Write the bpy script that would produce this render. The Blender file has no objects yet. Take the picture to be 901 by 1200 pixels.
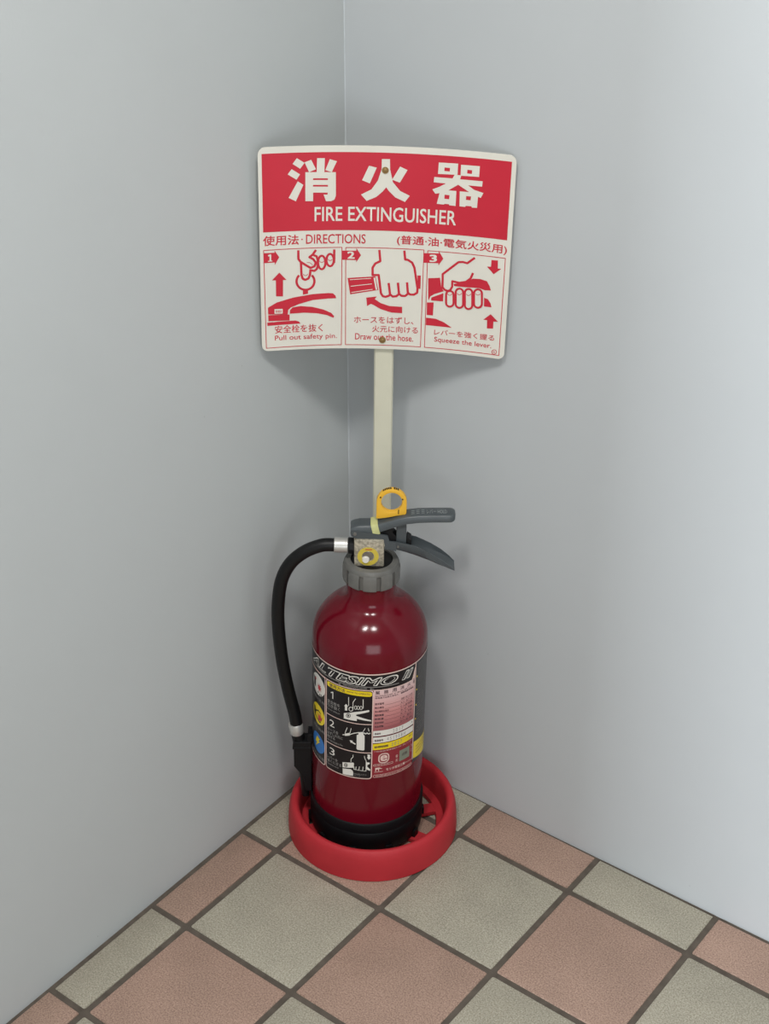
import bpy, bmesh, math, random
from mathutils import Vector, Matrix
from mathutils.geometry import tessellate_polygon

random.seed(7)
K = 0.19                       # one floor tile pitch in metres; every coordinate below is in tile pitches
C = bpy.context.scene.collection
sc = bpy.context.scene
PI = math.pi

# ------------------------------------------------------------------ camera
cam_d = bpy.data.cameras.new('camera')
cam = bpy.data.objects.new('camera', cam_d); C.objects.link(cam)
R_ = Vector((0.79181169, 0.61075984, 0.00258294)); U_ = Vector((-0.31980325, 0.41099442, 0.85370338)); F_ = Vector((-0.52034616, 0.67679835, -0.52075317))
cm = Matrix((R_, U_, -F_)).transposed().to_4x4()
cm.translation = Vector((6.16596265, -6.67332068, 8.56146777)) * K
cam.matrix_world = cm
cam_d.sensor_fit = 'VERTICAL'; cam_d.sensor_height = 24.0; cam_d.lens = 1858.22 / 1200 * 24.0
cam_d.clip_start = 0.02; cam_d.clip_end = 50
sc.camera = cam

# ------------------------------------------------------------------ light
sc.view_settings.view_transform = 'Standard'; sc.view_settings.look = 'None'
sc.view_settings.exposure = -0.17; sc.view_settings.gamma = 1.0; sc.view_settings.use_curve_mapping = False
w = bpy.data.worlds.new('world'); sc.world = w; w.use_nodes = True
bg = w.node_tree.nodes['Background']; bg.inputs[0].default_value = (0.86, 0.94, 1.0, 1); bg.inputs[1].default_value = 0.42

def area(name, loc, target, sx, sy, power, col, spread=180):
    l = bpy.data.lights.new(name, 'AREA'); l.shape = 'RECTANGLE'; l.size = sx * K; l.size_y = sy * K; l.energy = power; l.color = col; l.spread = math.radians(spread)
    o = bpy.data.objects.new(name, l); C.objects.link(o)
    d = (Vector(target) - Vector(loc)).normalized()
    o.rotation_euler = d.to_track_quat('-Z', 'Y').to_euler(); o.location = Vector(loc) * K
    return o
area('ceiling_lamp_left', (2.9, -5.6, 13.5), (2.9, -5.6, 0), 0.9, 2.0, 22, (1.0, 0.98, 0.95))
area('ceiling_lamp_right', (5.8, -3.5, 13.5), (5.8, -3.5, 0), 1.8, 1.5, 20, (1.0, 0.98, 0.95))
area('low_fill', (9.6, -8.6, 4.6), (2.5, 1.0, 2.0), 6, 5.0, 13.5, (0.94, 0.97, 1.0))  # added broad fill that lifts the lower walls, not a known opening
area('entrance_daylight', (-8.9, -29.7, 5.0), (3.0, 1.4, 2.5), 5.0, 6, 255, (0.88, 0.94, 1.0))

# ------------------------------------------------------------------ materials
def lin(c): return tuple((x / 255 / 12.92 if x / 255 <= 0.04045 else ((x / 255 + 0.055) / 1.055) ** 2.4) for x in c)
def mat(name, rgb, rough=0.5, metal=0.0, spec=0.5, noise=0.0, nscale=40, bump=0.0, bscale=200, coat=0.0):
    m = bpy.data.materials.new(name); m.use_nodes = True; nt = m.node_tree; b = nt.nodes['Principled BSDF']
    c = lin(rgb); b.inputs['Base Color'].default_value = (*c, 1); b.inputs['Roughness'].default_value = rough; b.inputs['Metallic'].default_value = metal
    b.inputs['Specular IOR Level'].default_value = spec; b.inputs['Coat Weight'].default_value = coat; b.inputs['Coat Roughness'].default_value = 0.05
    if noise or bump:
        tc = nt.nodes.new('ShaderNodeTexCoord')
    if noise:
        n = nt.nodes.new('ShaderNodeTexNoise'); n.inputs['Scale'].default_value = nscale; n.inputs['Detail'].default_value = 5
        nt.links.new(tc.outputs['Object'], n.inputs['Vector'])
        r = nt.nodes.new('ShaderNodeMapRange'); r.inputs[1].default_value = 0.3; r.inputs[2].default_value = 0.7
        r.inputs[3].default_value = 1 - noise; r.inputs[4].default_value = 1 + noise
        nt.links.new(n.outputs['Fac'], r.inputs[0])
        mx = nt.nodes.new('ShaderNodeVectorMath'); mx.operation = 'SCALE'; mx.inputs[0].default_value = c
        nt.links.new(r.outputs[0], mx.inputs['Scale']); nt.links.new(mx.outputs[0], b.inputs['Base Color'])
    if bump:
        n2 = nt.nodes.new('ShaderNodeTexNoise'); n2.inputs['Scale'].default_value = bscale; n2.inputs['Detail'].default_value = 3
        nt.links.new(tc.outputs['Object'], n2.inputs['Vector'])
        bp = nt.nodes.new('ShaderNodeBump'); bp.inputs['Strength'].default_value = bump; bp.inputs['Distance'].default_value = 0.001
        nt.links.new(n2.outputs['Fac'], bp.inputs['Height']); nt.links.new(bp.outputs[0], b.inputs['Normal'])
    return m

def wall_mat(name, rgb, stains=()):
    m = mat(name, rgb, 0.55, 0, 0.35, 0.012, 6, 0.10, 260)
    nt = m.node_tree; b = nt.nodes['Principled BSDF']; src = b.inputs['Base Color'].links[0].from_socket
    tc = [n for n in nt.nodes if n.type == 'TEX_COORD'][0]
    # sparse specks in the paint
    v = nt.nodes.new('ShaderNodeTexVoronoi'); v.inputs['Scale'].default_value = 16; v.inputs['Randomness'].default_value = 1.0
    nt.links.new(tc.outputs['Object'], v.inputs['Vector'])
    lt = nt.nodes.new('ShaderNodeMapRange'); lt.inputs[1].default_value = 0.012; lt.inputs[2].default_value = 0.022; lt.inputs[3].default_value = 0.22; lt.inputs[4].default_value = 0.0
    nt.links.new(v.outputs['Distance'], lt.inputs[0])
    fac = lt.outputs[0]
    for (px, py, pz, sx, sy, sz, k) in stains:
        sub = nt.nodes.new('ShaderNodeVectorMath'); sub.operation = 'SUBTRACT'; sub.inputs[1].default_value = (px * K, py * K, pz * K)
        nt.links.new(tc.outputs['Object'], sub.inputs[0])
        dv = nt.nodes.new('ShaderNodeVectorMath'); dv.operation = 'DIVIDE'; dv.inputs[1].default_value = (sx * K, sy * K, sz * K)
        nt.links.new(sub.outputs[0], dv.inputs[0])
        ln = nt.nodes.new('ShaderNodeVectorMath'); ln.operation = 'LENGTH'; nt.links.new(dv.outputs[0], ln.inputs[0])
        f1 = nt.nodes.new('ShaderNodeMapRange'); f1.inputs[1].default_value = 0.45; f1.inputs[2].default_value = 1.0; f1.inputs[3].default_value = k; f1.inputs[4].default_value = 0
        nt.links.new(ln.outputs['Value'], f1.inputs[0])
        n = nt.nodes.new('ShaderNodeTexNoise'); n.inputs['Scale'].default_value = 130; nt.links.new(tc.outputs['Object'], n.inputs['Vector'])
        f2 = nt.nodes.new('ShaderNodeMapRange'); f2.inputs[1].default_value = 0.42; f2.inputs[2].default_value = 0.42; nt.links.new(n.outputs['Fac'], f2.inputs[0])
        mu = nt.nodes.new('ShaderNodeMath'); mu.operation = 'MULTIPLY'; nt.links.new(f1.outputs[0], mu.inputs[0]); nt.links.new(f2.outputs[0], mu.inputs[1])
        ad = nt.nodes.new('ShaderNodeMath'); ad.operation = 'ADD'; nt.links.new(fac, ad.inputs[0]); nt.links.new(mu.outputs[0], ad.inputs[1]); fac = ad.outputs[0]
    mix = nt.nodes.new('ShaderNodeMix'); mix.data_type = 'RGBA'
    nt.links.new(fac, mix.inputs[0]); nt.links.new(src, mix.inputs[6]); mix.inputs[7].default_value = (*lin((95, 92, 88)), 1)
    nt.links.new(mix.outputs[2], b.inputs['Base Color'])
    return m

def tile_mat(name, rgb, dark):
    m = mat(name, rgb, 0.62, 0, 0.4)
    nt = m.node_tree; b = nt.nodes['Principled BSDF']; tc = nt.nodes.new('ShaderNodeTexCoord')
    n = nt.nodes.new('ShaderNodeTexNoise'); n.inputs['Scale'].default_value = 480; n.inputs['Detail'].default_value = 4
    nt.links.new(tc.outputs['Object'], n.inputs['Vector'])
    n3 = nt.nodes.new('ShaderNodeTexNoise'); n3.inputs['Scale'].default_value = 14; n3.inputs['Detail'].default_value = 4
    nt.links.new(tc.outputs['Object'], n3.inputs['Vector'])
    r = nt.nodes.new('ShaderNodeMapRange'); r.inputs[1].default_value = 0.33; r.inputs[2].default_value = 0.67
    nt.links.new(n.outputs['Fac'], r.inputs[0])
    mix = nt.nodes.new('ShaderNodeMix'); mix.data_type = 'RGBA'; nt.links.new(r.outputs[0], mix.inputs[0])
    mix.inputs[6].default_value = (*lin(dark), 1); mix.inputs[7].default_value = (*lin(rgb), 1)
    r3 = nt.nodes.new('ShaderNodeMapRange'); r3.inputs[1].default_value = 0.3; r3.inputs[2].default_value = 0.75; r3.inputs[3].default_value = 0.90; r3.inputs[4].default_value = 1.06
    nt.links.new(n3.outputs['Fac'], r3.inputs[0])
    mx = nt.nodes.new('ShaderNodeVectorMath'); mx.operation = 'SCALE'; nt.links.new(mix.outputs[2], mx.inputs[0]); nt.links.new(r3.outputs[0], mx.inputs['Scale'])
    # grime worked into the tiles along the foot of the left wall
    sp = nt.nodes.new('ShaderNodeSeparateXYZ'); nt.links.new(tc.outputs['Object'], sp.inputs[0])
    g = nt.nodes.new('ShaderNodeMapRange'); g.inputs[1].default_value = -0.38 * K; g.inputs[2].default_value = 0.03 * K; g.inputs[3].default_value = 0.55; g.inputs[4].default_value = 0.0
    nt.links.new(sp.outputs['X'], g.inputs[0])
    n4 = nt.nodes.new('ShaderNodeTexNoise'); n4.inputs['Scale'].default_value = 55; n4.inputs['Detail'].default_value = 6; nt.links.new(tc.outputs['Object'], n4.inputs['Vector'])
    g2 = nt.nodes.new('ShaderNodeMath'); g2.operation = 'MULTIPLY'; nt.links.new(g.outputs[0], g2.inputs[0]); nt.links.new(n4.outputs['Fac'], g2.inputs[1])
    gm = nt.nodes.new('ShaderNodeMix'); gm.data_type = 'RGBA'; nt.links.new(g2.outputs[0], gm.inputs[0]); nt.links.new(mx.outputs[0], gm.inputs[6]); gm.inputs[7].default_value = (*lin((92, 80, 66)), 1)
    nt.links.new(gm.outputs[2], b.inputs['Base Color'])
    bp = nt.nodes.new('ShaderNodeBump'); bp.inputs['Strength'].default_value = 0.35; bp.inputs['Distance'].default_value = 0.0006
    nt.links.new(n.outputs['Fac'], bp.inputs['Height']); nt.links.new(bp.outputs[0], b.inputs['Normal'])
    return m

WALL_L = (188, 192, 192); WALL_R = (188, 192, 194)
M = dict(
    wall_l=wall_mat('wall_paint_left', WALL_L, ((-0.370,-0.581,6.227,.14,.14,.07,.2),(-0.373,-0.326,6.164,.14,.12,.08,.11),(-0.366,-1.076,3.168,.2,.25,.10,.06),(-0.366,-0.999,2.802,.06,.05,.05,.3),(-0.363,-1.356,1.353,.2,.2,.03,.12),)),
    wall_r=wall_mat('wall_paint_right', WALL_R, ((1.015,1.429,4.512,.03,.03,.04,.3),(2.122,1.445,0.829,.04,.04,.02,.5),(0.946,1.428,3.783,.2,.1,.2,.05),)),
    ceil=mat('ceiling_paint', (215, 215, 210), 0.8),
    caulk=mat('corner_caulk', (193, 198, 201), 0.6, 0, 0.3, 0.05, 60),
    grout=mat('grout', (92, 84, 76), 0.9, 0, 0.2, 0.18, 60, 0.5, 500),
    tgrey=tile_mat('tile_greige', (182, 176, 160), (137, 131, 115)),
    tpink=tile_mat('tile_pink', (181, 152, 136), (136, 110, 96)),
    tray=mat('tray_red_plastic', (180, 44, 52), 0.55, 0, 0.3, 0.06, 30, 0.12, 400),
    pole=mat('pole_cream_paint', (214, 212, 192), 0.5, 0, 0.4, 0.03, 30),
    plate=mat('sign_white', (222, 219, 208), 0.42, 0, 0.45, 0.025, 22),
    sred=mat('sign_red', (197, 34, 55), 0.42, 0, 0.45, 0.03, 25),
    screw=mat('brass_screw', (150, 122, 78), 0.45, 0.6),
    body=mat('extinguisher_red_paint', (100, 10, 26), 0.15, 0, 0.34),
    boot=mat('black_rubber', (13, 13, 15), 0.5, 0, 0.22, 0.1, 50),
    hose=mat('black_hose', (16, 16, 17), 0.45, 0, 0.3, 0, 1, 0.15, 300),
    ferrule=mat('aluminium_ferrule', (205, 203, 198), 0.38, 0.55, 0.5, 0.1, 60),
    nut=mat('cast_grey_metal', (118, 117, 113), 0.55, 0.4, 0.5, 0.12, 60, 0.25, 300),
    valve=mat('mottled_cast_metal', (172, 164, 146), 0.4, 0.35, 0.5, 0.45, 260, 0.6, 320),
    steel=mat('recess_metal', (140, 136, 128), 0.35, 0.7, 0.5, 0.2, 200),
    lever=mat('grey_lever_paint', (72, 78, 81), 0.38, 0, 0.5, 0.05, 50),
    leverdk=mat('black_plastic', (15, 15, 17), 0.5, 0, 0.3),
    emboss=mat('pale_embossing', (150, 155, 156), 0.5),
    yellow=mat('yellow_plastic', (236, 182, 52), 0.45, 0, 0.5, 0.04, 40),
    tape=mat('seal_tape', (196, 196, 136), 0.5, 0, 0.4, 0.08, 90),
    lblack=mat('label_black', (30, 26, 28), 0.3, 0, 0.3), lwhite=mat('label_white', (226, 222, 214), 0.3),
    lgrey=mat('label_small_print', (150, 146, 142), 0.4), lyellow=mat('label_yellow', (236, 208, 30), 0.3),
    lblue=mat('label_blue', (44, 116, 190), 0.3), lred=mat('label_flame_red', (190, 50, 55), 0.3), lmaroon=mat('label_maroon', (140, 36, 48), 0.3),
    ldark=mat('label_dark_print', (84, 60, 66), 0.4), lholo=mat('label_silver_green', (140, 148, 132), 0.3, 0.3), lcream=mat('label_outline_pink', (226, 196, 186), 0.35),
    dial=mat('dial_yellow', (206, 184, 70), 0.4), lgpanel=mat('label_dark_grey', (52, 50, 52), 0.35),
)
# pink field of the label fades from pale pink to maroon down the sticker (printed gradient)
mp = mat('label_pink_gradient', (215, 170, 165), 0.3); nt = mp.node_tree
tc = nt.nodes.new('ShaderNodeTexCoord'); sx = nt.nodes.new('ShaderNodeSeparateXYZ'); nt.links.new(tc.outputs['Object'], sx.inputs[0])
rp = nt.nodes.new('ShaderNodeValToRGB'); mr = nt.nodes.new('ShaderNodeMapRange'); mr.inputs[1].default_value = 1.18 * K; mr.inputs[2].default_value = 1.62 * K
nt.links.new(sx.outputs['Z'], mr.inputs[0]); nt.links.new(mr.outputs[0], rp.inputs[0])
rp.color_ramp.elements[0].color = (*lin((140, 60, 70)), 1); rp.color_ramp.elements[1].color = (*lin((232, 206, 204)), 1)
e = rp.color_ramp.elements.new(0.5); e.color = (*lin((206, 140, 138)), 1)
nt.links.new(rp.outputs[0], nt.nodes['Principled BSDF'].inputs['Base Color']); M['lpink'] = mp

# ------------------------------------------------------------------ mesh helpers
class MB:
    def __init__(s): s.v = []; s.f = []
    def add(s, vs, fs):
        b = len(s.v); s.v += [tuple(v) for v in vs]; s.f += [tuple(i + b for i in f) for f in fs]; return s
    def box(s, x0, x1, y0, y1, z0, z1):
        return s.add([(x, y, z) for z in (z0, z1) for y in (y0, y1) for x in (x0, x1)],
                     [(0, 2, 3, 1), (4, 5, 7, 6), (0, 1, 5, 4), (2, 6, 7, 3), (0, 4, 6, 2), (1, 3, 7, 5)])
    def prism(s, pts, y0, y1):
        """outline pts in x,z extruded along y"""
        n = len(pts)
        return s.add([(x, y0, z) for x, z in pts] + [(x, y1, z) for x, z in pts],
                     [tuple(range(n)), tuple(range(2 * n - 1, n - 1, -1))] + [(i, i + n, (i + 1) % n + n, (i + 1) % n) for i in range(n)])
    def loft(s, secs, cap=True, closed=True):
        n = len(secs[0]); vs = [p for q in secs for p in q]; fs = []
        for k in range(len(secs) - 1):
            for i in range(n if closed else n - 1):
                j = (i + 1) % n; fs.append((k * n + i, k * n + j, (k + 1) * n + j, (k + 1) * n + i))
        if cap: fs += [tuple(range(n - 1, -1, -1)), tuple(range((len(secs) - 1) * n, len(secs) * n))]
        return s.add(vs, fs)
    def lathe(s, prof, seg=90, close=False, c=(0, 0)):
        secs = [[(c[0] + r * math.cos(2 * PI * i / seg), c[1] + r * math.sin(2 * PI * i / seg), z) for i in range(seg)] for r, z in prof]
        if close: secs.append(secs[0])
        return s.loft(secs, cap=not close)
    def tube(s, path, rad, seg=20, cap=True):
        P = [Vector(p) for p in path]; secs = []; up = Vector((0, 1, 0.01))
        for i, p in enumerate(P):
            t = (P[min(i + 1, len(P) - 1)] - P[max(i - 1, 0)]).normalized()
            a = t.cross(up).normalized(); b = a.cross(t); r = rad[i] if isinstance(rad, (list, tuple)) else rad
            secs.append([tuple(p + (a * math.cos(2 * PI * k / seg) + b * math.sin(2 * PI * k / seg)) * r) for k in range(seg)])
        return s.loft(secs, cap)
    def disc_y(s, cx, cz, r, y0, y1, seg=32, r1=None):
        """short cylinder whose axis is y"""
        r1 = r if r1 is None else r1
        return s.loft([[(cx + rr * math.cos(2 * PI * i / seg), y, cz + rr * math.sin(2 * PI * i / seg)) for i in range(seg)] for rr, y in ((r, y0), (r1, y1))])
    def build(s, name, m, parent=None, smooth=None, bevel=0, bseg=2):
        me = bpy.data.meshes.new(name); me.from_pydata([(x * K, y * K, z * K) for x, y, z in s.v], [], s.f)
        bm = bmesh.new(); bm.from_mesh(me)
        if bevel:
            bm.edges.ensure_lookup_table()
            ed = [e for e in bm.edges if len(e.link_faces) == 2 and e.calc_face_angle(0) > 0.6]
            bmesh.ops.bevel(bm, geom=ed, offset=bevel * K, segments=bseg, profile=0.6, affect='EDGES', clamp_overlap=True)
        bmesh.ops.recalc_face_normals(bm, faces=bm.faces); bm.to_mesh(me); bm.free()
        if smooth is not None:
            me.shade_smooth(); me.set_sharp_from_angle(angle=math.radians(smooth))
        me.materials.append(M[m]); o = bpy.data.objects.new(name, me); C.objects.link(o)
        if parent: o.parent = parent
        return o

def tag(o, label=None, cat=None, group=None, kind=None):
    for k, v in (('label', label), ('category', cat), ('group', group), ('kind', kind)):
        if v: o[k] = v
    return o

def interp(tab, x):
    for (a, b), (c, d) in zip(tab, tab[1:]):
        if x <= c: return b + (d - b) * (x - a) / (c - a)
    return tab[-1][1]

# flat print that lies on a curved surface ------------------------------------
def text_tris(s, bold=0.0, shear=0.0, space=1.0):
    cu = bpy.data.curves.new('text', 'FONT'); cu.body = s; cu.shear = shear; cu.space_character = space; cu.resolution_u = 3
    o = bpy.data.objects.new('text', cu); C.objects.link(o)
    bpy.context.view_layer.update()
    me = bpy.data.meshes.new_from_object(o.evaluated_get(bpy.context.evaluated_depsgraph_get()))
    v = [(p.co.x, p.co.y) for p in me.vertices]; f = [tuple(p.vertices) for p in me.polygons]
    bpy.data.objects.remove(o); bpy.data.curves.remove(cu); bpy.data.meshes.remove(me)
    return v, f

def items_tris(items):
    V = []; Fc = []; cnt = [0]
    def add(vs, fs):
        cnt[0] += 1; z = (cnt[0] % 13) * 5e-5
        b = len(V); V.extend((x, y, z) for x, y in vs); Fc.extend(tuple(i + b for i in f) for f in fs)
    for it in items:
        if it[0] == 'p':
            rings = [[Vector((x, y, 0)) for x, y in r] for r in it[1]]
            flat = [(p.x, p.y) for r in rings for p in r]
            add(flat, [tuple(t) for t in tessellate_polygon(rings)])
        elif it[0] == 's':
            pts, wd = it[1], it[2]; h = wd / 2
            for (a, b), (c, d) in zip(pts, pts[1:]):
                L = math.hypot(c - a, d - b)
                if L < 1e-9: continue
                nx, ny = -(d - b) / L * h, (c - a) / L * h
                add([(a + nx, b + ny), (a - nx, b - ny), (c - nx, d - ny), (c + nx, d + ny)], [(0, 1, 2, 3)])
            for (a, b) in pts[1:-1]:
                add([(a + h * math.cos(k * PI / 4), b + h * math.sin(k * PI / 4)) for k in range(8)], [tuple(range(8))])
        elif it[0] == 't':
            s, (BL, BR, TL), bold, shear = it[1:5]
            v, f = text_tris(s, bold, shear)
            x0 = min(p[0] for p in v); x1 = max(p[0] for p in v); y0 = min(p[1] for p in v); y1 = max(p[1] for p in v)
            ux, uy = (BR[0] - BL[0]) / (x1 - x0), (BR[1] - BL[1]) / (x1 - x0); vx, vy = (TL[0] - BL[0]) / (y1 - y0), (TL[1] - BL[1]) / (y1 - y0)
            sh = [(0, 0)] if bold <= 0 else [(bold * c_, bold * d_) for c_, d_ in ((.8, .8), (-.8, -.8), (.8, -.8), (-.8, .8))]
            for e_, g_ in sh:
                add([(BL[0] + (a + e_ - x0) * ux + (b + g_ - y0) * vx, BL[1] + (a + e_ - x0) * uy + (b + g_ - y0) * vy) for a, b in v], f)
    return V, Fc

def decal(name, items, m, parent, mapper, cuts, lift):
    V, Fc = items_tris(items)
    bm = bmesh.new(); bv = [bm.verts.new(p) for p in V]
    for f in Fc:
        try: bm.faces.new([bv[i] for i in f])
        except ValueError: pass
    xs = [p[0] for p in V]; lo, hi = min(xs), max(xs)
    for c in cuts:
        if lo < c < hi:
            bmesh.ops.bisect_plane(bm, geom=bm.verts[:] + bm.edges[:] + bm.faces[:], plane_co=(c, 0, 0), plane_no=(1, 0, 0), dist=1e-7)
    bm.normal_update()
    bmesh.ops.reverse_faces(bm, faces=[f for f in bm.faces if f.normal.z < 0])
    for v in bm.verts: v.co = Vector(mapper(v.co.x, v.co.y, lift + v.co.z)) * K
    bmesh.ops.delete(bm, geom=[f for f in bm.faces if f.calc_area() < 1e-14], context='FACES_ONLY')
    me = bpy.data.meshes.new(name); bm.to_mesh(me); bm.free()
    # consistent outward winding
    me.materials.append(M[m]); me.shade_smooth(); o = bpy.data.objects.new(name, me); C.objects.link(o)
    if parent: o.parent = parent
    if len(items) > 1: o['kind'] = 'stuff'      # fine print: pieces too small to pick apart
    return o

# ------------------------------------------------------------------ room shell
A_, B_, A2, B2 = 0.37568, 0.41488, 0.00922, 0.01435
CX, CY = -0.38867, 1.40930
def wl(y): return -A_ - A2 * y          # face of the left wall
def wr(x): return 1 + B_ + B2 * x       # face of the right wall
H = 13.7; T = 0.8; FAR = 20.0; LE = 6.5    # the left wall ends 6.5 tiles out, daylight comes in past its end
o = MB().add([(wl(-LE), -LE, -.3), (CX, CY, -.3), (CX - T, CY + T, -.3), (wl(-LE) - T, -LE, -.3), (wl(-LE), -LE, H), (CX, CY, H), (CX - T, CY + T, H), (wl(-LE) - T, -LE, H)],
             [(0, 1, 5, 4), (1, 2, 6, 5), (2, 3, 7, 6), (3, 0, 4, 7), (3, 2, 1, 0), (4, 5, 6, 7)]).build('wall_left', 'wall_l'); tag(o, kind='structure')
o = MB().add([(CX, CY, -.3), (FAR, wr(FAR), -.3), (FAR, wr(FAR) + T, -.3), (CX - T, CY + T, -.3), (CX, CY, H), (FAR, wr(FAR), H), (FAR, wr(FAR) + T, H), (CX - T, CY + T, H)],
             [(0, 1, 5, 4), (1, 2, 6, 5), (2, 3, 7, 6), (3, 0, 4, 7), (3, 2, 1, 0), (4, 5, 6, 7)]).build('wall_right', 'wall_r'); tag(o, kind='structure')
o = MB().box(-1.2, FAR, -FAR, 2.4, H, H + .4).build('ceiling', 'ceil'); tag(o, kind='structure')
# thin irregular bead of caulk down the corner
secs = []
for k in range(60):
    z = 0.0 + H * k / 59; wv = 0.006 + 0.006 * random.random()
    secs.append([(CX + .001, CY - wv, z), (CX + wv * .55, CY - wv * .55, z), (CX + wv, CY - .001 + B2 * wv, z), (CX - .01, CY + .01, z)])
o = MB().loft(secs).build('trim_1', 'caulk', smooth=60); tag(o, kind='structure')

# floor: recessed grout bed with every tile a piece of its own
GZ = -0.010
floor = MB().box(-8.0, FAR, -FAR, 2.2, -.3, GZ).build('floor', 'grout'); tag(floor, kind='structure')
G = 0.023; rim = 0.0
def clip(poly, fn):
    out = []
    for i, p in enumerate(poly):
        q = poly[(i + 1) % len(poly)]; a, b = fn(p), fn(q)
        if a >= 0: out.append(p)
        if (a >= 0) != (b >= 0):
            t = a / (a - b); out.append((p[0] + (q[0] - p[0]) * t, p[1] + (q[1] - p[1]) * t))
    return out
def tile_poly(i, j):
    """tile between grid lines i..i+1 (x) and j..j+1 (-y), cut to the walls"""
    x0, x1, y0, y1 = i + G, i + 1 - G, -j - 1 + G, -j - G; c = 0.012
    p = [(x0 + c, y0), (x1 - c, y0), (x1 - c * .3, y0 + c * .3), (x1, y0 + c), (x1, y1 - c), (x1 - c * .3, y1 - c * .3), (x1 - c, y1), (x0 + c, y1), (x0 + c * .3, y1 - c * .3), (x0, y1 - c), (x0, y0 + c), (x0 + c * .3, y0 + c * .3)]
    p = clip(p, lambda q: q[0] - wl(q[1]) - 0.040 + 0.014 * max(0, min(1, (j - 1) * .8)))
    p = clip(p, lambda q: wr(q[0]) - q[1] - (0.012 + 0.007 * max(0, q[0] - 1.0)))
    return p
def tile_geo(mb, p, dz):
    cx = sum(a for a, b in p) / len(p); cy = sum(b for a, b in p) / len(p); n = len(p)
    def ins(d):
        r = []
        for a, b in p:
            L = math.hypot(a - cx, b - cy); r.append((a - (a - cx) / L * d, b - (b - cy) / L * d))
        return r
    rings = [[(a, b, GZ - .04) for a, b in p], [(a, b, dz - .008) for a, b in p], [(a, b, dz - .0025) for a, b in ins(.005)], [(a, b, dz) for a, b in ins(.014)]]
    mb.loft(rings)
far = MB()
for j in range(-2, 19):
    for i in range(-1, 19):
        p = tile_poly(i, j)
        if len(p) < 3 or max(a for a, b in p) - min(a for a, b in p) < .03: continue
        dz = random.uniform(-.0012, .0012)
        if i <= 8 and j <= 8:
            t = MB(); tile_geo(t, p, dz); t.build('floor_tile', 'tgrey' if (i + j) % 2 == 0 else 'tpink', floor, smooth=25)
        else: tile_geo(far, p, dz)
o = far.build('distant_floor_tiles', 'tgrey', floor); tag(o, kind='stuff')

# ------------------------------------------------------------------ sign stand: tray, pole, curved plate
TC = Vector((0.3909, 0.6972, 0))
u = Vector((0.79181, 0.61076, 0)); bk = Vector((-0.61076, 0.79181, 0))
stand = bpy.data.objects.new('fire_extinguisher_stand', None); C.objects.link(stand)
stand.location = TC * K; stand.rotation_euler = (0, 0, math.atan2(u.y, u.x))
tag(stand, 'red round floor tray with a cream pole carrying a curved red and white sign', 'sign stand')
prof = [(.645, 0.0), (.6575, .006), (.6575, .05), (.655, .12), (.648, .19), (.636, .235), (.622, .258), (.605, .266), (.588, .262), (.575, .248), (.567, .22), (.562, .12), (.558, .05), (.552, .012), (.548, 0.0)]
MB().lathe(prof, 96, close=True).build('tray_ring', 'tray', stand, smooth=50)
mb = MB().lathe([(.556, .012), (.556, .05), (.50, .045), (.495, .012)], 72, close=True)
mb.lathe([(.33, .012), (.33, .042), (.22, .042), (.22, .012)], 64, close=True)
for k in range(8):
    a = 2 * PI * (k + .32) / 8; c, s = math.cos(a), math.sin(a)
    q = [(.30, -.055), (.52, -.05), (.52, .05), (.30, .055)]
    vs = [(c * x - s * y, s * x + c * y, z) for z in (.012, .043) for x, y in q]
    mb.add(vs, [(3, 2, 1, 0), (4, 5, 6, 7), (0, 1, 5, 4), (1, 2, 6, 5), (2, 3, 7, 6), (3, 0, 4, 7)])
mb.build('tray_base', 'tray', stand, smooth=40)
# plate frame (local x across, y away from viewer, z up)
yaw, roll = 0.620, -0.017; W2, H2, SAG = 1.615 / 2, 1.399 / 2, 0.105
PC = Vector((0.261, 1.009, 4.640))
loc_inv = (Matrix.Translation(TC) @ Matrix.Rotation(stand.rotation_euler.z, 4, 'Z')).inverted()
def st_local(p): return loc_inv @ Vector(p)
# pole
P0 = TC + u * (0.045) + bk * .688; pu = Vector((math.cos(yaw), math.sin(yaw), 0)); pn = Vector((-math.sin(yaw), math.cos(yaw), 0))
nodes = [(P0 + Vector((0, 0, .02)), .064), (P0 + Vector((0, 0, .2)), .064), (PC + pn * .045 + pu * -.010 + Vector((0, 0, -.74)), .066), (PC + pn * .030 + pu * -.012 + Vector((0, 0, -.60)), .066), (PC + pn * .030 + pu * -.015 + Vector((0, 0, .62)), .066)]
secs = []
for p, hw in nodes:
    secs.append([tuple(st_local(p + pu * a * hw + pn * b * .022)) for a, b in ((-1, -.4), (-.86, -1), (.86, -1), (1, -.4), (1, 1), (-1, 1))])
MB().loft(secs).build('pole', 'pole', stand, smooth=30)
b0 = [tuple(st_local(TC + u * (.045 + a * .10) + bk * q + Vector((0, 0, z)))) for z in (.01, .17) for a, q in ((-1, .63), (1, .63), (1, .715), (-1, .715))]
MB().add(b0, [(3, 2, 1, 0), (4, 5, 6, 7), (0, 1, 5, 4), (1, 2, 6, 5), (2, 3, 7, 6), (3, 0, 4, 7)]).build('pole_socket', 'tray', stand, bevel=.01)
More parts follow.
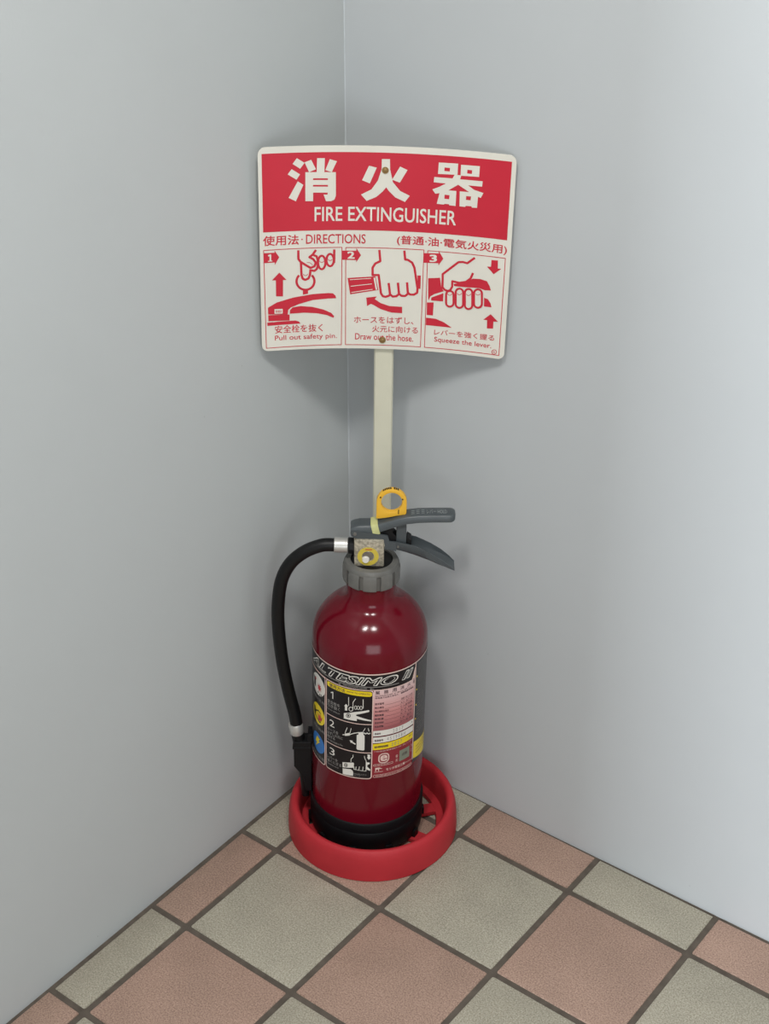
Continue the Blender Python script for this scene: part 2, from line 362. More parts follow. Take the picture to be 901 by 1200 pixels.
# sign plate with its own origin
NX = 32; CUTS = [W2 * (2 * k / NX - 1) for k in range(1, NX)]
def pmap(x, z, lift): s = x / W2; return (x, -SAG * s * s - lift, z)
rc = 0.045; out = []
for (sx_, sz_, a0) in ((1, 1, 0), (-1, 1, 90), (-1, -1, 180), (1, -1, 270)):
    for k in range(6):
        a = math.radians(a0 + 90 * k / 5); out.append((sx_ * (W2 - rc) + rc * math.cos(a), sz_ * (H2 - rc) + rc * math.sin(a)))
bm = bmesh.new()
for lift, flip in ((0.006, False), (-0.006, True)):
    fv = [bm.verts.new((x, 0, z)) for x, z in out]; f = bm.faces.new(fv if not flip else fv[::-1])
bm.verts.ensure_lookup_table(); n = len(out)
for i in range(n): bm.faces.new([bm.verts[i], bm.verts[(i + 1) % n], bm.verts[n + (i + 1) % n], bm.verts[n + i]])
for i, v in enumerate(bm.verts): v.co.y = -0.006 if i < n else 0.006
for c in CUTS: bmesh.ops.bisect_plane(bm, geom=bm.verts[:] + bm.edges[:] + bm.faces[:], plane_co=(c, 0, 0), plane_no=(1, 0, 0), dist=1e-7)
for v in bm.verts: q = pmap(v.co.x, v.co.z, -v.co.y); v.co = Vector(q) * K
bmesh.ops.recalc_face_normals(bm, faces=bm.faces)
me = bpy.data.meshes.new('sign_plate'); bm.to_mesh(me); bm.free(); me.shade_smooth(); me.set_sharp_from_angle(angle=math.radians(35)); me.materials.append(M['plate'])
plate = bpy.data.objects.new('sign_plate', me); C.objects.link(plate); plate.parent = stand
xa = pu * math.cos(roll) + Vector((0, 0, 1)) * math.sin(roll); za = -pu * math.sin(roll) + Vector((0, 0, 1)) * math.cos(roll); ya = za.cross(xa)
pm = Matrix((xa, ya, za)).transposed().to_4x4(); pm.translation = PC
lm_ = loc_inv @ pm; lm_.translation = lm_.translation * K
plate.matrix_local = lm_
SIGN = {'white': [('p', [[(-5668,6248),(-5191,5932),(-5464,5552),(-5941,5881)]]),('p', [[(-5995,5547),(-5477,5184),(-5701,4842),(-6248,5210)]]),('p', [[(-5621,4734),(-5271,4491),(-5754,3417),(-6206,3659)]]),('p', [[(-4779,6122),(-4479,5498),(-4913,5317),(-5191,5964)]]),('p', [[(-4407,6219),(-3925,6213),(-3955,5279),(-4440,5286)]]),('p', [[(-3612,6148),(-3168,6009),(-3489,5296),(-3894,5437)]]),('p', [[(-5144,5322),(-3236,5295),(-3230,3732),(-3311,3486),(-3526,3380),(-3853,3383),(-4006,3825),(-3761,3822),(-3741,3950),(-4666,3965),(-4668,3397),(-5156,3409)]]),('p', [[(-1149,5733),(-659,5618),(-1081,4571),(-1574,4775)]]),('p', [[(-344,6182),(164,6198),(188,5538),(380,4699),(855,4132),(1479,3840),(1182,3417),(557,3691),(137,4104),(-42,4343),(-252,4059),(-656,3684),(-1269,3402),(-1634,3825),(-972,4179),(-573,4775),(-351,5521)]]),('p', [[(815,5740),(1289,5530),(821,4684),(326,4856)]]),('p', [[(3242,6135),(4456,6153),(4448,5418),(3219,5389)],[(3619,5837),(3964,5831),(3953,5600),(3607,5605)]]),('p', [[(4640,6095),(5819,6107),(5805,5404),(4642,5382)],[(5048,5805),(5351,5801),(5342,5560),(5049,5564)]]),('p', [[(2993,5173),(4144,5162),(4265,5414),(4691,5407),(4622,5148),(6040,5144),(6028,4794),(5146,4793),(5544,4535),(6130,4381),(5975,4046),(5510,4191),(5091,4439),(4516,4780),(3972,4396),(3571,4184),(3094,4075),(2900,4350),(3352,4562),(3751,4804),(2965,4822)]]),('p', [[(3411,4364),(4422,4358),(4414,3364),(4013,3373),(3990,3446),(3723,3447),(3653,3398),(3211,3409)],[(3689,4055),(3996,4046),(3987,3778),(3679,3786)]]),('p', [[(4637,4356),(5807,4359),(5775,3363),(5449,3352),(5424,3435),(5056,3432),(5019,3353),(4660,3364)],[(5057,4084),(5363,4081),(5344,3823),(5048,3827)]]),('t', 'FIRE EXTINGUISHER', [(-4571,2043),(4470,2060),(-4568,2997)],0.012,0)],'red': [('t', '使用法', [(-7854,488),(-5607,482),(-7841,1157)],0.016,0),('t', 'DIRECTIONS', [(-5133,510),(-1302,506),(-5129,1149)],0.006,0),('p', [[(-5337,826),(-5352,787),(-5388,772),(-5425,790),(-5439,829),(-5424,868),(-5388,882),(-5351,865),(-5337,826)]]),('t', '(普通·油·電気火災用)', [(737,458),(7811,396),(741,1144)],0.012,0),('s', [(-7830,188),(-2826,235),(-2823,-6720),(-7787,-6769),(-7830,188)],45),('s', [(-2576,220),(2498,227),(2489,-6705),(-2549,-6721),(-2576,220)],45),('s', [(2749,190),(7753,181),(7727,-6727),(2756,-6710),(2749,190)],45),('p', [[(-7834,-6),(-7131,-5),(-7142,138),(-6852,-329),(-7137,-856),(-7141,-682),(-7819,-684)]]),('p', [[(-6860,-1403),(-6406,-1940),(-6630,-1928),(-6646,-3089),(-7095,-3062),(-7091,-1931),(-7335,-1916)]]),('s', [(-5630,88),(-5628,-515),(-5497,-709),(-5134,-972),(-4854,-1163),(-4607,-1064),(-4501,-816),(-4676,-561),(-4921,-411),(-4710,-243),(-4498,75)],151),('s', [(-5469,-748),(-5441,-1624),(-5365,-1894),(-5197,-1992),(-4984,-1892),(-4891,-1643),(-4854,-1262)],151),('s', [(-5326,-1571),(-5303,-1616),(-5269,-1653),(-5227,-1677),(-5181,-1687),(-5134,-1680),(-5092,-1659),(-5057,-1625),(-5034,-1581)],37),('s', [(-5089,-793),(-5035,-781),(-4980,-780),(-4926,-789),(-4874,-810),(-4827,-840),(-4786,-879),(-4753,-925),(-4729,-977)],30),('s', [(-4772,-1683),(-4705,-1768),(-4654,-1864),(-4620,-1967),(-4604,-2075),(-4608,-2183),(-4630,-2289),(-4671,-2388),(-4728,-2478),(-4801,-2555),(-4886,-2617),(-4981,-2661),(-5082,-2687),(-5187,-2693),(-5291,-2680),(-5392,-2646),(-5486,-2595),(-5570,-2527),(-5641,-2445),(-5697,-2351),(-5737,-2249),(-5758,-2142),(-5760,-2034),(-5743,-1928),(-5708,-1827),(-5656,-1735),(-5589,-1655)],151),('p', [[(-5357,-2664),(-5024,-2676),(-5025,-2985),(-5359,-3027)]]),('s', [(-3888,-805),(-3896,-927),(-3920,-1040),(-3958,-1137),(-4008,-1212),(-4066,-1258),(-4128,-1273),(-4190,-1255),(-4248,-1207),(-4297,-1131),(-4335,-1032),(-4359,-918),(-4367,-796),(-4358,-675),(-4334,-562),(-4296,-466),(-4247,-392),(-4189,-347),(-4127,-332),(-4065,-349),(-4007,-397),(-3958,-472),(-3920,-570),(-3896,-684),(-3888,-805)],144),('s', [(-3344,-646),(-3352,-755),(-3376,-858),(-3414,-945),(-3463,-1013),(-3521,-1055),(-3584,-1068),(-3646,-1053),(-3704,-1010),(-3754,-941),(-3792,-853),(-3816,-750),(-3824,-640),(-3816,-530),(-3792,-428),(-3754,-341),(-3705,-275),(-3647,-233),(-3585,-219),(-3523,-235),(-3465,-277),(-3415,-345),(-3377,-433),(-3353,-536),(-3344,-646)],144),('s', [(-4819,-1324),(-4608,-1383),(-4445,-1250),(-4388,-1008),(-4388,-629),(-4457,-363),(-4654,-282)],144),('s', [(-3318,94),(-3330,-835)],151),('s', [(-4266,-690),(-4249,-730),(-4218,-763),(-4176,-785),(-4127,-794),(-4079,-787),(-4037,-767),(-4005,-735),(-3988,-696)],37),('s', [(-3723,-571),(-3707,-611),(-3675,-644),(-3633,-665),(-3584,-673),(-3536,-667),(-3494,-646),(-3462,-614),(-3445,-575)],37),('p', [[(-7628,-3841),(-7060,-3506),(-5998,-3216),(-4720,-3018),(-3723,-2964),(-3401,-2984),(-3236,-3141),(-3178,-3336),(-3722,-3352),(-4722,-3438),(-5648,-3699),(-6147,-3910),(-6326,-4080),(-6365,-4407),(-7622,-4325)]]),('p', [[(-6223,-4352),(-6206,-4102),(-6040,-3915),(-5507,-3838),(-4724,-3930),(-4008,-4144),(-3505,-4389),(-3310,-4628),(-3361,-4745),(-3793,-4542),(-4439,-4393),(-5297,-4324)]]),('p', [[(-7623,-4380),(-6237,-4414),(-6242,-4846),(-7617,-4812)]]),('p', [[(-7696,-4909),(-5872,-4865),(-5623,-4956),(-5538,-5102),(-7687,-5146)]]),('t', '安全栓を抜く', [(-7201,-5744),(-4067,-5724),(-7206,-5181)],0.006,0),('t', 'Pull out safety pin.', [(-7210,-6357),(-3123,-6340),(-7217,-5894)],0.004,0),('p', [[(-2842,9),(-1889,-2),(-1891,186),(-1581,-301),(-1895,-797),(-1882,-645),(-2811,-626)]]),('s', [(-397,87),(-319,-689),(-650,-866),(-816,-1159),(-808,-1679),(-408,-1668),(-241,-2951),(-108,-3157),(73,-3197),(287,-3111),(364,-3007),(254,-2199)],151),('s', [(364,-3007),(540,-3155),(792,-3120),(953,-2942),(862,-2150)],151),('s', [(953,-2942),(1115,-3073),(1367,-3075),(1542,-2910),(1463,-2103)],151),('s', [(1540,-2833),(1688,-2956),(1939,-2949),(2151,-2795),(2163,-2485),(1919,-1043),(1767,-710),(1477,-522),(1299,-509),(1226,107)],151),('p', [[(-2440,-1908),(-621,-1766),(-418,-2724),(-2266,-3066)]]),('p', [[(2135,-1580),(2349,-1566),(2357,-2511),(2177,-2484)]]),('p', [[(-1200,-3287),(-503,-3193),(-644,-3376),(-243,-3653),(339,-3843),(1185,-3865),(1197,-4320),(494,-4307),(-235,-4083),(-746,-3784),(-891,-3725),(-1142,-3887)]]),('t', 'ホースをはずし、', [(-1995,-5129),(1966,-5096),(-2000,-4638)],0.004,0),('t', '火元に向ける', [(-773,-5761),(2277,-5751),(-780,-5284)],0.004,0),('t', 'Draw out the hose.', [(-1911,-6325),(1981,-6355),(-1915,-5876)],0.004,0),('p', [[(2465,5),(3475,56),(3454,243),(3771,-281),(3471,-775),(3465,-624),(2507,-657)]]),('p', [[(6873,-47),(7291,-31),(7308,-577),(7532,-578),(7066,-1002),(6619,-530),(6870,-514)]]),('p', [[(7029,-3835),(7533,-4302),(7234,-4330),(7241,-4839),(6835,-4880),(6818,-4293),(6567,-4288)]]),('p', [[(2842,-1724),(3610,-1625),(3720,-2283),(3895,-2553),(3295,-2798),(3015,-2998),(2931,-3277),(2890,-3124)]]),('p', [[(3089,-3070),(3879,-2693),(3873,-3276),(3082,-3281)]]),('p', [[(2814,-3442),(3260,-3406),(3243,-4347),(2830,-4341)]]),('p', [[(2793,-4540),(3432,-4567),(4019,-4790),(4525,-5119),(2797,-5078)]]),('p', [[(4515,-1979),(5254,-1789),(5736,-1484),(6230,-1449),(6659,-1548),(6852,-1867),(6953,-2160),(6551,-2197),(6191,-2088),(5270,-2132),(4557,-2129)]]),('p', [[(6543,-2728),(6796,-2796),(6988,-3079),(7052,-3342),(6561,-3345)]]),('s', [(5806,-23),(5334,-450),(5049,-389),(4768,-432),(4496,-685),(3778,-1358),(3792,-2277),(3963,-2454),(4180,-2511),(4319,-2421),(4431,-2179),(4415,-1797),(4902,-1864),(5323,-1743),(5595,-1484),(5738,-1088)],144),('t', 'レバーを強く握る', [(3365,-5746),(7348,-5732),(3372,-5324)],0.004,0),('t', 'Squeeze the lever.', [(3386,-6336),(7189,-6393),(3392,-5879)],0.004,0),('s', [(7563,-6497),(7554,-6559),(7523,-6616),(7474,-6658),(7414,-6679),(7353,-6676),(7300,-6650),(7263,-6603),(7248,-6544),(7257,-6482),(7288,-6425),(7337,-6383),(7397,-6362),(7458,-6365),(7510,-6392),(7547,-6438),(7563,-6497)],37),('t', 'K', [(7345,-6594),(7489,-6596),(7337,-6451)],0.0,0)],'red2': [('p', [[(-4663,4911),(-3732,4897),(-3732,4791),(-4663,4805)]]),('p', [[(-4664,4476),(-3731,4462),(-3731,4355),(-4665,4370)]]),('s', [(-7103,-4049),(-7106,-4221)],37),('s', [(-7026,-4054),(-7028,-4226)],37),('s', [(-6948,-4059),(-6951,-4231)],37),('s', [(-6871,-4064),(-6873,-4236)],37),('s', [(-6793,-4069),(-6795,-4241)],37),('s', [(4055,-2770),(4063,-2688),(4095,-2612),(4146,-2549),(4212,-2506),(4286,-2486),(4362,-2492),(4431,-2522),(4487,-2575),(4524,-2644),(4539,-2724),(4564,-3311),(4556,-3393),(4524,-3470),(4473,-3534),(4407,-3578),(4332,-3598),(4256,-3593),(4187,-3562),(4131,-3509),(4093,-3438),(4078,-3358),(4055,-2770)],136),('s', [(4154,-2692),(4173,-2736),(4206,-2770),(4250,-2790),(4299,-2794),(4347,-2781),(4389,-2752),(4420,-2713),(4435,-2666)],37),('s', [(4675,-2548),(4683,-2466),(4715,-2390),(4766,-2327),(4831,-2283),(4905,-2263),(4980,-2268),(5049,-2298),(5105,-2350),(5143,-2419),(5158,-2498),(5196,-3330),(5188,-3412),(5157,-3490),(5106,-3554),(5040,-3598),(4965,-3619),(4890,-3615),(4820,-3584),(4764,-3531),(4726,-3462),(4711,-3381),(4675,-2548)],136),('s', [(4779,-2593),(4798,-2636),(4831,-2670),(4875,-2689),(4924,-2693),(4973,-2679),(5014,-2651),(5044,-2610),(5059,-2563)],37),('s', [(5273,-2509),(5281,-2427),(5312,-2351),(5363,-2287),(5428,-2243),(5502,-2222),(5577,-2226),(5645,-2255),(5701,-2307),(5739,-2375),(5755,-2455),(5798,-3347),(5790,-3429),(5759,-3507),(5708,-3571),(5643,-3616),(5568,-3638),(5493,-3634),(5424,-3604),(5367,-3552),(5329,-3482),(5314,-3402),(5273,-2509)],136),('s', [(5378,-2583),(5397,-2626),(5431,-2659),(5474,-2679),(5523,-2681),(5571,-2668),(5613,-2639),(5643,-2598),(5658,-2551)],37),('s', [(5870,-2487),(5878,-2401),(5911,-2320),(5964,-2252),(6033,-2205),(6111,-2182),(6190,-2186),(6263,-2216),(6322,-2270),(6362,-2342),(6379,-2426),(6417,-3162),(6408,-3249),(6376,-3331),(6323,-3400),(6254,-3448),(6175,-3472),(6096,-3468),(6023,-3437),(5963,-3382),(5923,-3309),(5906,-3225),(5870,-2487)],136),('s', [(5986,-2482),(6005,-2525),(6038,-2558),(6082,-2577),(6131,-2579),(6179,-2565),(6220,-2536),(6250,-2496),(6264,-2449)],37)],'white2': [('s', [(-7548,-205),(-7409,-138),(-7416,-559)],106),('s', [(-7569,-565),(-7292,-567)],60),('p', [[(-7208,-3964),(-6679,-3974),(-6683,-4310),(-7213,-4292)]]),('t', '2', [(-2443,-535),(-2018,-532),(-2447,-59)],0.03,0),('s', [(-2289,-2023),(-905,-1904)],45),('s', [(-2235,-2485),(-841,-2295)],45),('s', [(-2181,-2926),(-799,-2680)],45),('s', [(-691,-1845),(-533,-2704)],106),('t', '3', [(2916,-560),(3341,-528),(2900,-85)],0.03,0),('p', [[(4055,-2770),(4063,-2688),(4095,-2612),(4146,-2549),(4212,-2506),(4286,-2486),(4362,-2492),(4431,-2522),(4487,-2575),(4524,-2644),(4539,-2724),(4564,-3311),(4556,-3393),(4524,-3470),(4473,-3534),(4407,-3578),(4332,-3598),(4256,-3593),(4187,-3562),(4131,-3509),(4093,-3438),(4078,-3358)]]),('p', [[(4675,-2548),(4683,-2466),(4715,-2390),(4766,-2327),(4831,-2283),(4905,-2263),(4980,-2268),(5049,-2298),(5105,-2350),(5143,-2419),(5158,-2498),(5196,-3330),(5188,-3412),(5157,-3490),(5106,-3554),(5040,-3598),(4965,-3619),(4890,-3615),(4820,-3584),(4764,-3531),(4726,-3462),(4711,-3381)]]),('p', [[(5273,-2509),(5281,-2427),(5312,-2351),(5363,-2287),(5428,-2243),(5502,-2222),(5577,-2226),(5645,-2255),(5701,-2307),(5739,-2375),(5755,-2455),(5798,-3347),(5790,-3429),(5759,-3507),(5708,-3571),(5643,-3616),(5568,-3638),(5493,-3634),(5424,-3604),(5367,-3552),(5329,-3482),(5314,-3402)]]),('p', [[(5870,-2487),(5878,-2401),(5911,-2320),(5964,-2252),(6033,-2205),(6111,-2182),(6190,-2186),(6263,-2216),(6322,-2270),(6362,-2342),(6379,-2426),(6417,-3162),(6408,-3249),(6376,-3331),(6323,-3400),(6254,-3448),(6175,-3472),(6096,-3468),(6023,-3437),(5963,-3382),(5923,-3309),(5906,-3225)]])]}
def sc4(items):
    r = []
    for it in items:
        if it[0] == 'p': r.append(('p', [[(x / 1e4, y / 1e4) for x, y in q] for q in it[1]]))
        elif it[0] == 's': r.append(('s', [(x / 1e4, y / 1e4) for x, y in it[1]], it[2] / 1e4))
        else: r.append(('t', it[1], [(x / 1e4, y / 1e4) for x, y in it[2]], it[3], it[4]))
    return r
def rect(x0, x1, z0, z1): return ('p', [[(x0, z0), (x1, z0), (x1, z1), (x0, z1)]])
L0 = 0.0075
decal('red_header', [rect(-.7835, .7785, .1415, .660)], 'sred', plate, pmap, CUTS, L0)
def cen(it):
    q = it[1][0] if it[0] == 'p' else (it[1] if it[0] == 's' else it[2])
    return sum(p[0] for p in q) / len(q), sum(p[1] for p in q) / len(q)
white, red, red2, white2 = (sc4(SIGN[k]) for k in ('white', 'red', 'red2', 'white2'))
for x0, x1 in ((-.7, -.3), (-.25, .25), (.25, .7)):
    decal('header_character', [i for i in white if i[0] == 'p' and x0 < cen(i)[0] < x1], 'plate', plate, pmap, CUTS, L0 + .0012)
decal('character_strokes_gap', red2[:2], 'sred', plate, pmap, CUTS, L0 + .0024)
decal('english_heading', [i for i in white if i[0] == 't'], 'plate', plate, pmap, CUTS, L0 + .0012)
decal('directions_line', red[:4], 'sred', plate, pmap, CUTS, L0)
for x0, x1 in ((-.8, -.27), (-.27, .245), (.245, .8)):
    decal('instruction_panel', [i for i in red[4:] if x0 < cen(i)[0] < x1], 'sred', plate, pmap, CUTS, L0)
    decal('panel_white_details', [i for i in white2 if x0 < cen(i)[0] < x1] + [('p', [[(x0 + 2, 0), (x0 + 2, 0), (x0 + 2, 0)]])][:0], 'plate', plate, pmap, CUTS, L0 + .0012)
decal('panel_outline_details', red2[2:], 'sred', plate, pmap, CUTS, L0 + .0024)
for (x, z) in ((-.0116, .5457), (-.0082, -.6337)):
    y = pmap(x, z, .006)[1]
    mb = MB().disc_y(x, z, .024, y, y - .008, 20, .020); mb.disc_y(x, z, .014, y - .008, y - .011, 14, .010)
    mb.build('screw', 'screw', plate, smooth=40)

# ------------------------------------------------------------------ the extinguisher
ext = bpy.data.objects.new('fire_extinguisher', None); C.objects.link(ext)
az = Vector((0.01546586, 0.01192951, 0.99980923)); ax = bk.cross(az) * -1
ax = Vector((u.x, u.y, 0)); ax = (ax - az * ax.dot(az)).normalized(); ay = az.cross(ax)
em = Matrix((ax, ay, az)).transposed().to_4x4(); em.translation = Vector((0.33176, 0.68947, 0.0)) * K
ext.matrix_world = em
tag(ext, 'dark red fire extinguisher with black hose and printed label standing in the red tray', 'fire extinguisher')
RB = 0.4202
bp_ = [(.30, .07), (.405, .075), (RB, .12)] + [(RB, z) for z in (.3, .5, .8, 1.1, 1.4, 1.7, 1.807)]
for k in range(1, 15):
    t = k / 14 * math.radians(58); bp_.append((RB * math.cos(t), 1.807 + .358 * math.sin(t)))
bp_ += [(.207, 2.128), (.192, 2.145), (.182, 2.17), (.178, 2.20), (.178, 2.33)]
body = MB().lathe(bp_, 120).build('cylinder_body', 'body', ext, smooth=60)
bt = MB().lathe([(.36, .052), (.415, .052), (.432, .062), (.436, .10), (.436, .235), (.430, .243), (.436, .25), (.436, .318), (.431, .330), (.422, .334), (.4215, .20), (.40, .07)], 96, close=True)
for k in range(10):
    a = 2 * PI * (k + .15) / 10; c, s = math.cos(a), math.sin(a)
    q = [(.42, -.03), (.452, -.026), (.452, .026), (.42, .03)]
    bt.add([(c * x - s * y, s * x + c * y, z) for z in (.052, .11) for x, y in q], [(3, 2, 1, 0), (4, 5, 6, 7), (0, 1, 5, 4), (1, 2, 6, 5), (2, 3, 7, 6), (3, 0, 4, 7)])
bt.build('rubber_boot', 'boot', ext, smooth=40)
# collar nut with teeth
nt_ = MB().lathe([(.176, 2.292), (.186, 2.292), (.188, 2.40), (.196, 2.408), (.197, 2.425), (.186, 2.447), (.150, 2.452), (.146, 2.430), (.146, 2.30)], 80, close=True)
for k in range(10):
    c0 = 2 * PI * k / 10 - PI / 2 - 0.05; w0 = 0.235
    secs = []
    for t in range(7):
        a = c0 - w0 + 2 * w0 * t / 6; c, s = math.cos(a), math.sin(a)
        secs.append([(c * r, s * r, z) for r, z in ((.180, 2.286), (.196, 2.290), (.205, 2.300), (.205, 2.39), (.198, 2.415), (.180, 2.415))])
    nt_.loft(secs)
nt_.build('collar_nut', 'nut', ext, smooth=35, bevel=.0)
MB().lathe([(.149, 2.35), (.149, 2.438), (.13, 2.442), (.02, 2.442)], 48).build('gasket', 'leverdk', ext, smooth=40)
# valve head
valve = MB().add([(x, y, z) for z, x0, x1, yy in ((2.40, -.122, .088, .09), (2.655, -.126, .084, .085)) for y in (-yy, yy) for x in (x0, x1)],
         [(0, 2, 3, 1), (4, 5, 7, 6), (0, 1, 5, 4), (2, 6, 7, 3), (0, 4, 6, 2), (1, 3, 7, 5)]).build('valve_head', 'valve', ext, smooth=40, bevel=.014)
MB().disc_y(-.026, 2.527, .083, -.082, -.096, 40, .080).build('gauge_rim', 'valve', valve, smooth=40)
def ring_y(cx, cz, r0, r1, y0, y1, seg=40):
    m_ = MB(); secs = []
    for k in range(seg + 1):
        a = 2 * PI * k / seg; secs.append([(cx + r * math.cos(a), y, cz + r * math.sin(a)) for r, y in ((r0, y0), (r0, y1), (r1, y1), (r1, y0))])
    return m_.loft(secs, cap=False)
ring_y(-.026, 2.527, .044, .074, -.090, -.100).build('gauge_dial', 'dial', valve, smooth=40)
MB().disc_y(-.026, 2.530, .045, -.090, -.0985, 32, .036).build('gauge_glass', 'steel', valve, smooth=40)
MB().disc_y(-.042, 2.503, .027, -.097, -.112, 24, .022).build('gauge_button', 'lwhite', valve, smooth=40)
MB().box(-.046, .002, -.1015, -.1000, 2.583, 2.589).build('gauge_needle', 'lred', valve)
# fixed grip: bracket plates and channel
br = [(-.152, 2.700), (-.145, 2.675), (-.098, 2.652), (.047, 2.645), (.047, 2.626), (.085, 2.627), (.092, 2.575), (.170, 2.558), (.170, 2.630), (.122, 2.635), (.108, 2.682), (-.124, 2.718), (-.145, 2.715)]
bk_ = MB().prism(br, -.072, -.058); bk_.prism(br, .058, .072)
bk_.box(-.11, .09, -.06, .06, 2.632, 2.655)
st_ = [(.140, 2.633, 2.566, .066), (.236, 2.616, 2.538, .068), (.311, 2.595, 2.514, .071), (.36, 2.570, 2.494, .073), (.414, 2.541, 2.472, .075), (.492, 2.489, 2.434, .076), (.55, 2.440, 2.410, .072), (.586, 2.405, 2.392, .060)]
secs = []
for x, zt, zb, hw in st_:
    th = .010; m_ = (zt - zb)
    secs.append([(x, -hw, zt), (x, -hw, zb + m_ * .30), (x, -hw * .72, zb), (x, hw * .72, zb), (x, hw, zb + m_ * .30), (x, hw, zt), (x, hw - th, zt), (x, hw - th, zb + m_ * .34 + .006), (x, hw * .66, zb + .010), (x, -hw * .66, zb + .010), (x, -hw + th, zb + m_ * .34 + .006), (x, -hw + th, zt)])
bk_.loft(secs)
grip = bk_.build('fixed_handle', 'lever', ext, smooth=45)
for s_ in (-1, 1):
    MB().disc_y(-.120, 2.695, .014, s_ * .071, s_ * .080, 16, .011).build('rivet', 'nut', grip, smooth=40)
MB().disc_y(.182, 2.592, .010, -.0665, -.073, 14, .008).build('rivet', 'nut', grip, smooth=40)
# squeeze lever: inverted channel
tab = [(-.150, 2.713), (-.125, 2.716), (-.018, 2.722), (.044, 2.734), (.111, 2.760), (.189, 2.789), (.241, 2.804), (.32, 2.815), (.415, 2.820), (.575, 2.824)]
hh = [(-.150, .014), (-.13, .024), (-.09, .034), (.0, .032), (.1, .030), (.25, .028), (.5, .027), (.575, .026)]
secs = []
xs_ = [-.150, -.142, -.125, -.09, -.05, -.018, .02, .044, .08, .111, .15, .189, .215, .241, .28, .32, .37, .415, .46, .50, .53]
for x in xs_:
    zc = interp(tab, x); h_ = interp(hh, x); w_ = .062
    secs.append([(x, -w_, zc - h_), (x, -w_, zc + h_ * .45), (x, -w_ * .88, zc + h_ * .85), (x, -w_ * .6, zc + h_), (x, w_ * .6, zc + h_), (x, w_ * .88, zc + h_ * .85), (x, w_, zc + h_ * .45), (x, w_, zc - h_)])
for k in range(1, 7):
    a = k / 6 * PI / 2 * .96; x = .53 + .045 * math.sin(a); w_ = .062 * (math.cos(a) ** .55); zc = interp(tab, x); h_ = .027 * (math.cos(a) ** .35)
    secs.append([(x, -w_, zc - h_), (x, -w_, zc + h_ * .45), (x, -w_ * .88, zc + h_ * .85), (x, -w_ * .6, zc + h_), (x, w_ * .6, zc + h_), (x, w_ * .88, zc + h_ * .85), (x, w_, zc + h_ * .45), (x, w_, zc - h_)])
lever = MB().loft(secs).build('squeeze_lever', 'lever', ext, smooth=50)
def lmap(x, y, lift): return (x, y, interp(tab, x) + interp(hh, x) * 1.0 + lift)
emb = []
for k in range(3):
    x0 = .268 + k * .035
    for z_ in (-.026, -.006, .014): emb.append(('p', [[(x0, z_), (x0 + .022, z_), (x0 + .022, z_ + .006), (x0, z_ + .006)]]))
emb.append(('t', 'レバー HOLD', [(.375, -.03), (.515, -.03), (.375, .024)], 0.0, 0))
decal('embossed_marks', emb, 'emboss', lever, lmap, [], .0012)
# seal tape wrapped round the lever
secs = []
for x, dx in ((-.012, 0), (.036, 0)):
    zc = interp(tab, x); h_ = interp(hh, x) + .003; w_ = .0655
    secs.append([(x + .018 * (1 - (z - zc) / h_) * .5, y, z) for y, z in ((-w_, zc - h_ - .004), (-w_, zc + h_ * .45), (-w_ * .88, zc + h_ * .9), (-w_ * .6, zc + h_ + .002), (w_ * .6, zc + h_ + .002), (w_ * .88, zc + h_ * .9), (w_, zc + h_ * .45), (w_, zc - h_ - .004))])
MB().loft(secs).build('seal_tape', 'tape', lever, smooth=40)
MB().prism([(.168, 2.60), (.240, 2.60), (.238, 2.775), (.168, 2.765)], -.040, .040).build('lever_link', 'lever', ext, bevel=.006)
MB().prism([(.030, 2.640), (.030, 2.700), (.112, 2.735), (.141, 2.735), (.142, 2.69), (.168, 2.662), (.168, 2.60), (.27, 2.585), (.29, 2.60), (.245, 2.66), (.242, 2.68), (.168, 2.68), (.168, 2.64)][:8] + [(.10, 2.59), (.09, 2.64)], -.045, .045).build('plunger_block', 'leverdk', ext, bevel=.004)
MB().prism([(.236, 2.585), (.275, 2.575), (.275, 2.632), (.244, 2.655)], -.045, .045).build('plunger_stop', 'leverdk', ext, bevel=.004)
# yellow safety pin ring
secs = []; rcx, rcz = .130, 2.922; NS = 56
hole = []; outer = []
for k in range(NS):
    a = 2 * PI * k / NS; c, s = math.cos(a), math.sin(a); hole.append((rcx + .0725 * c, rcz + .000 + .077 * s))
    r = .1045
    if s < 0:
        tx = .1045 / max(1e-6, abs(c)); base = .100 if c < 0 else .088
        base = .104 - .028 * c
        r = max(r, min(tx, (base + .012) / abs(s)))
    outer.append((rcx + r * c, rcz + r * s))
pin = MB()
pin.add([(x, -.020, z) for x, z in hole] + [(x, -.020, z) for x, z in outer] + [(x, .020, z) for x, z in hole] + [(x, .020, z) for x, z in outer],
        [f for k in range(NS) for kk in ((k + 1) % NS,) for f in ((k, kk, NS + kk, NS + k), (2 * NS + k, 3 * NS + k, 3 * NS + kk, 2 * NS + kk), (k, 2 * NS + k, 2 * NS + kk, kk), (NS + k, NS + kk, 3 * NS + kk, 3 * NS + k))])
pin_o = pin.build('safety_pin_ring', 'yellow', ext, smooth=40, bevel=.005)
mb = MB(); mb.disc_y(.052, 2.963, .006, -.0202, -.0212, 10); mb.disc_y(.205, 2.950, .006, -.0202, -.0212, 10); mb.box(.176, .182, -.0215, -.0202, 2.832, 2.868)
tag(mb.build('dark_pin_marks', 'leverdk', pin_o), kind='stuff')
mb = MB()
for k in range(9):
    a = math.radians(66 + k * 7.2)
    if k in (3,): continue
    c, s = math.cos(a), math.sin(a); q = .1049; e_ = .005
    mb.add([(rcx + q * c + s * e_ * a_, b_, rcz + q * s - c * e_ * a_) for b_ in (-.012, .014) for a_ in (-1, 1)], [(0, 1, 3, 2)])
mb.build('ring_lettering', 'leverdk', pin_o)

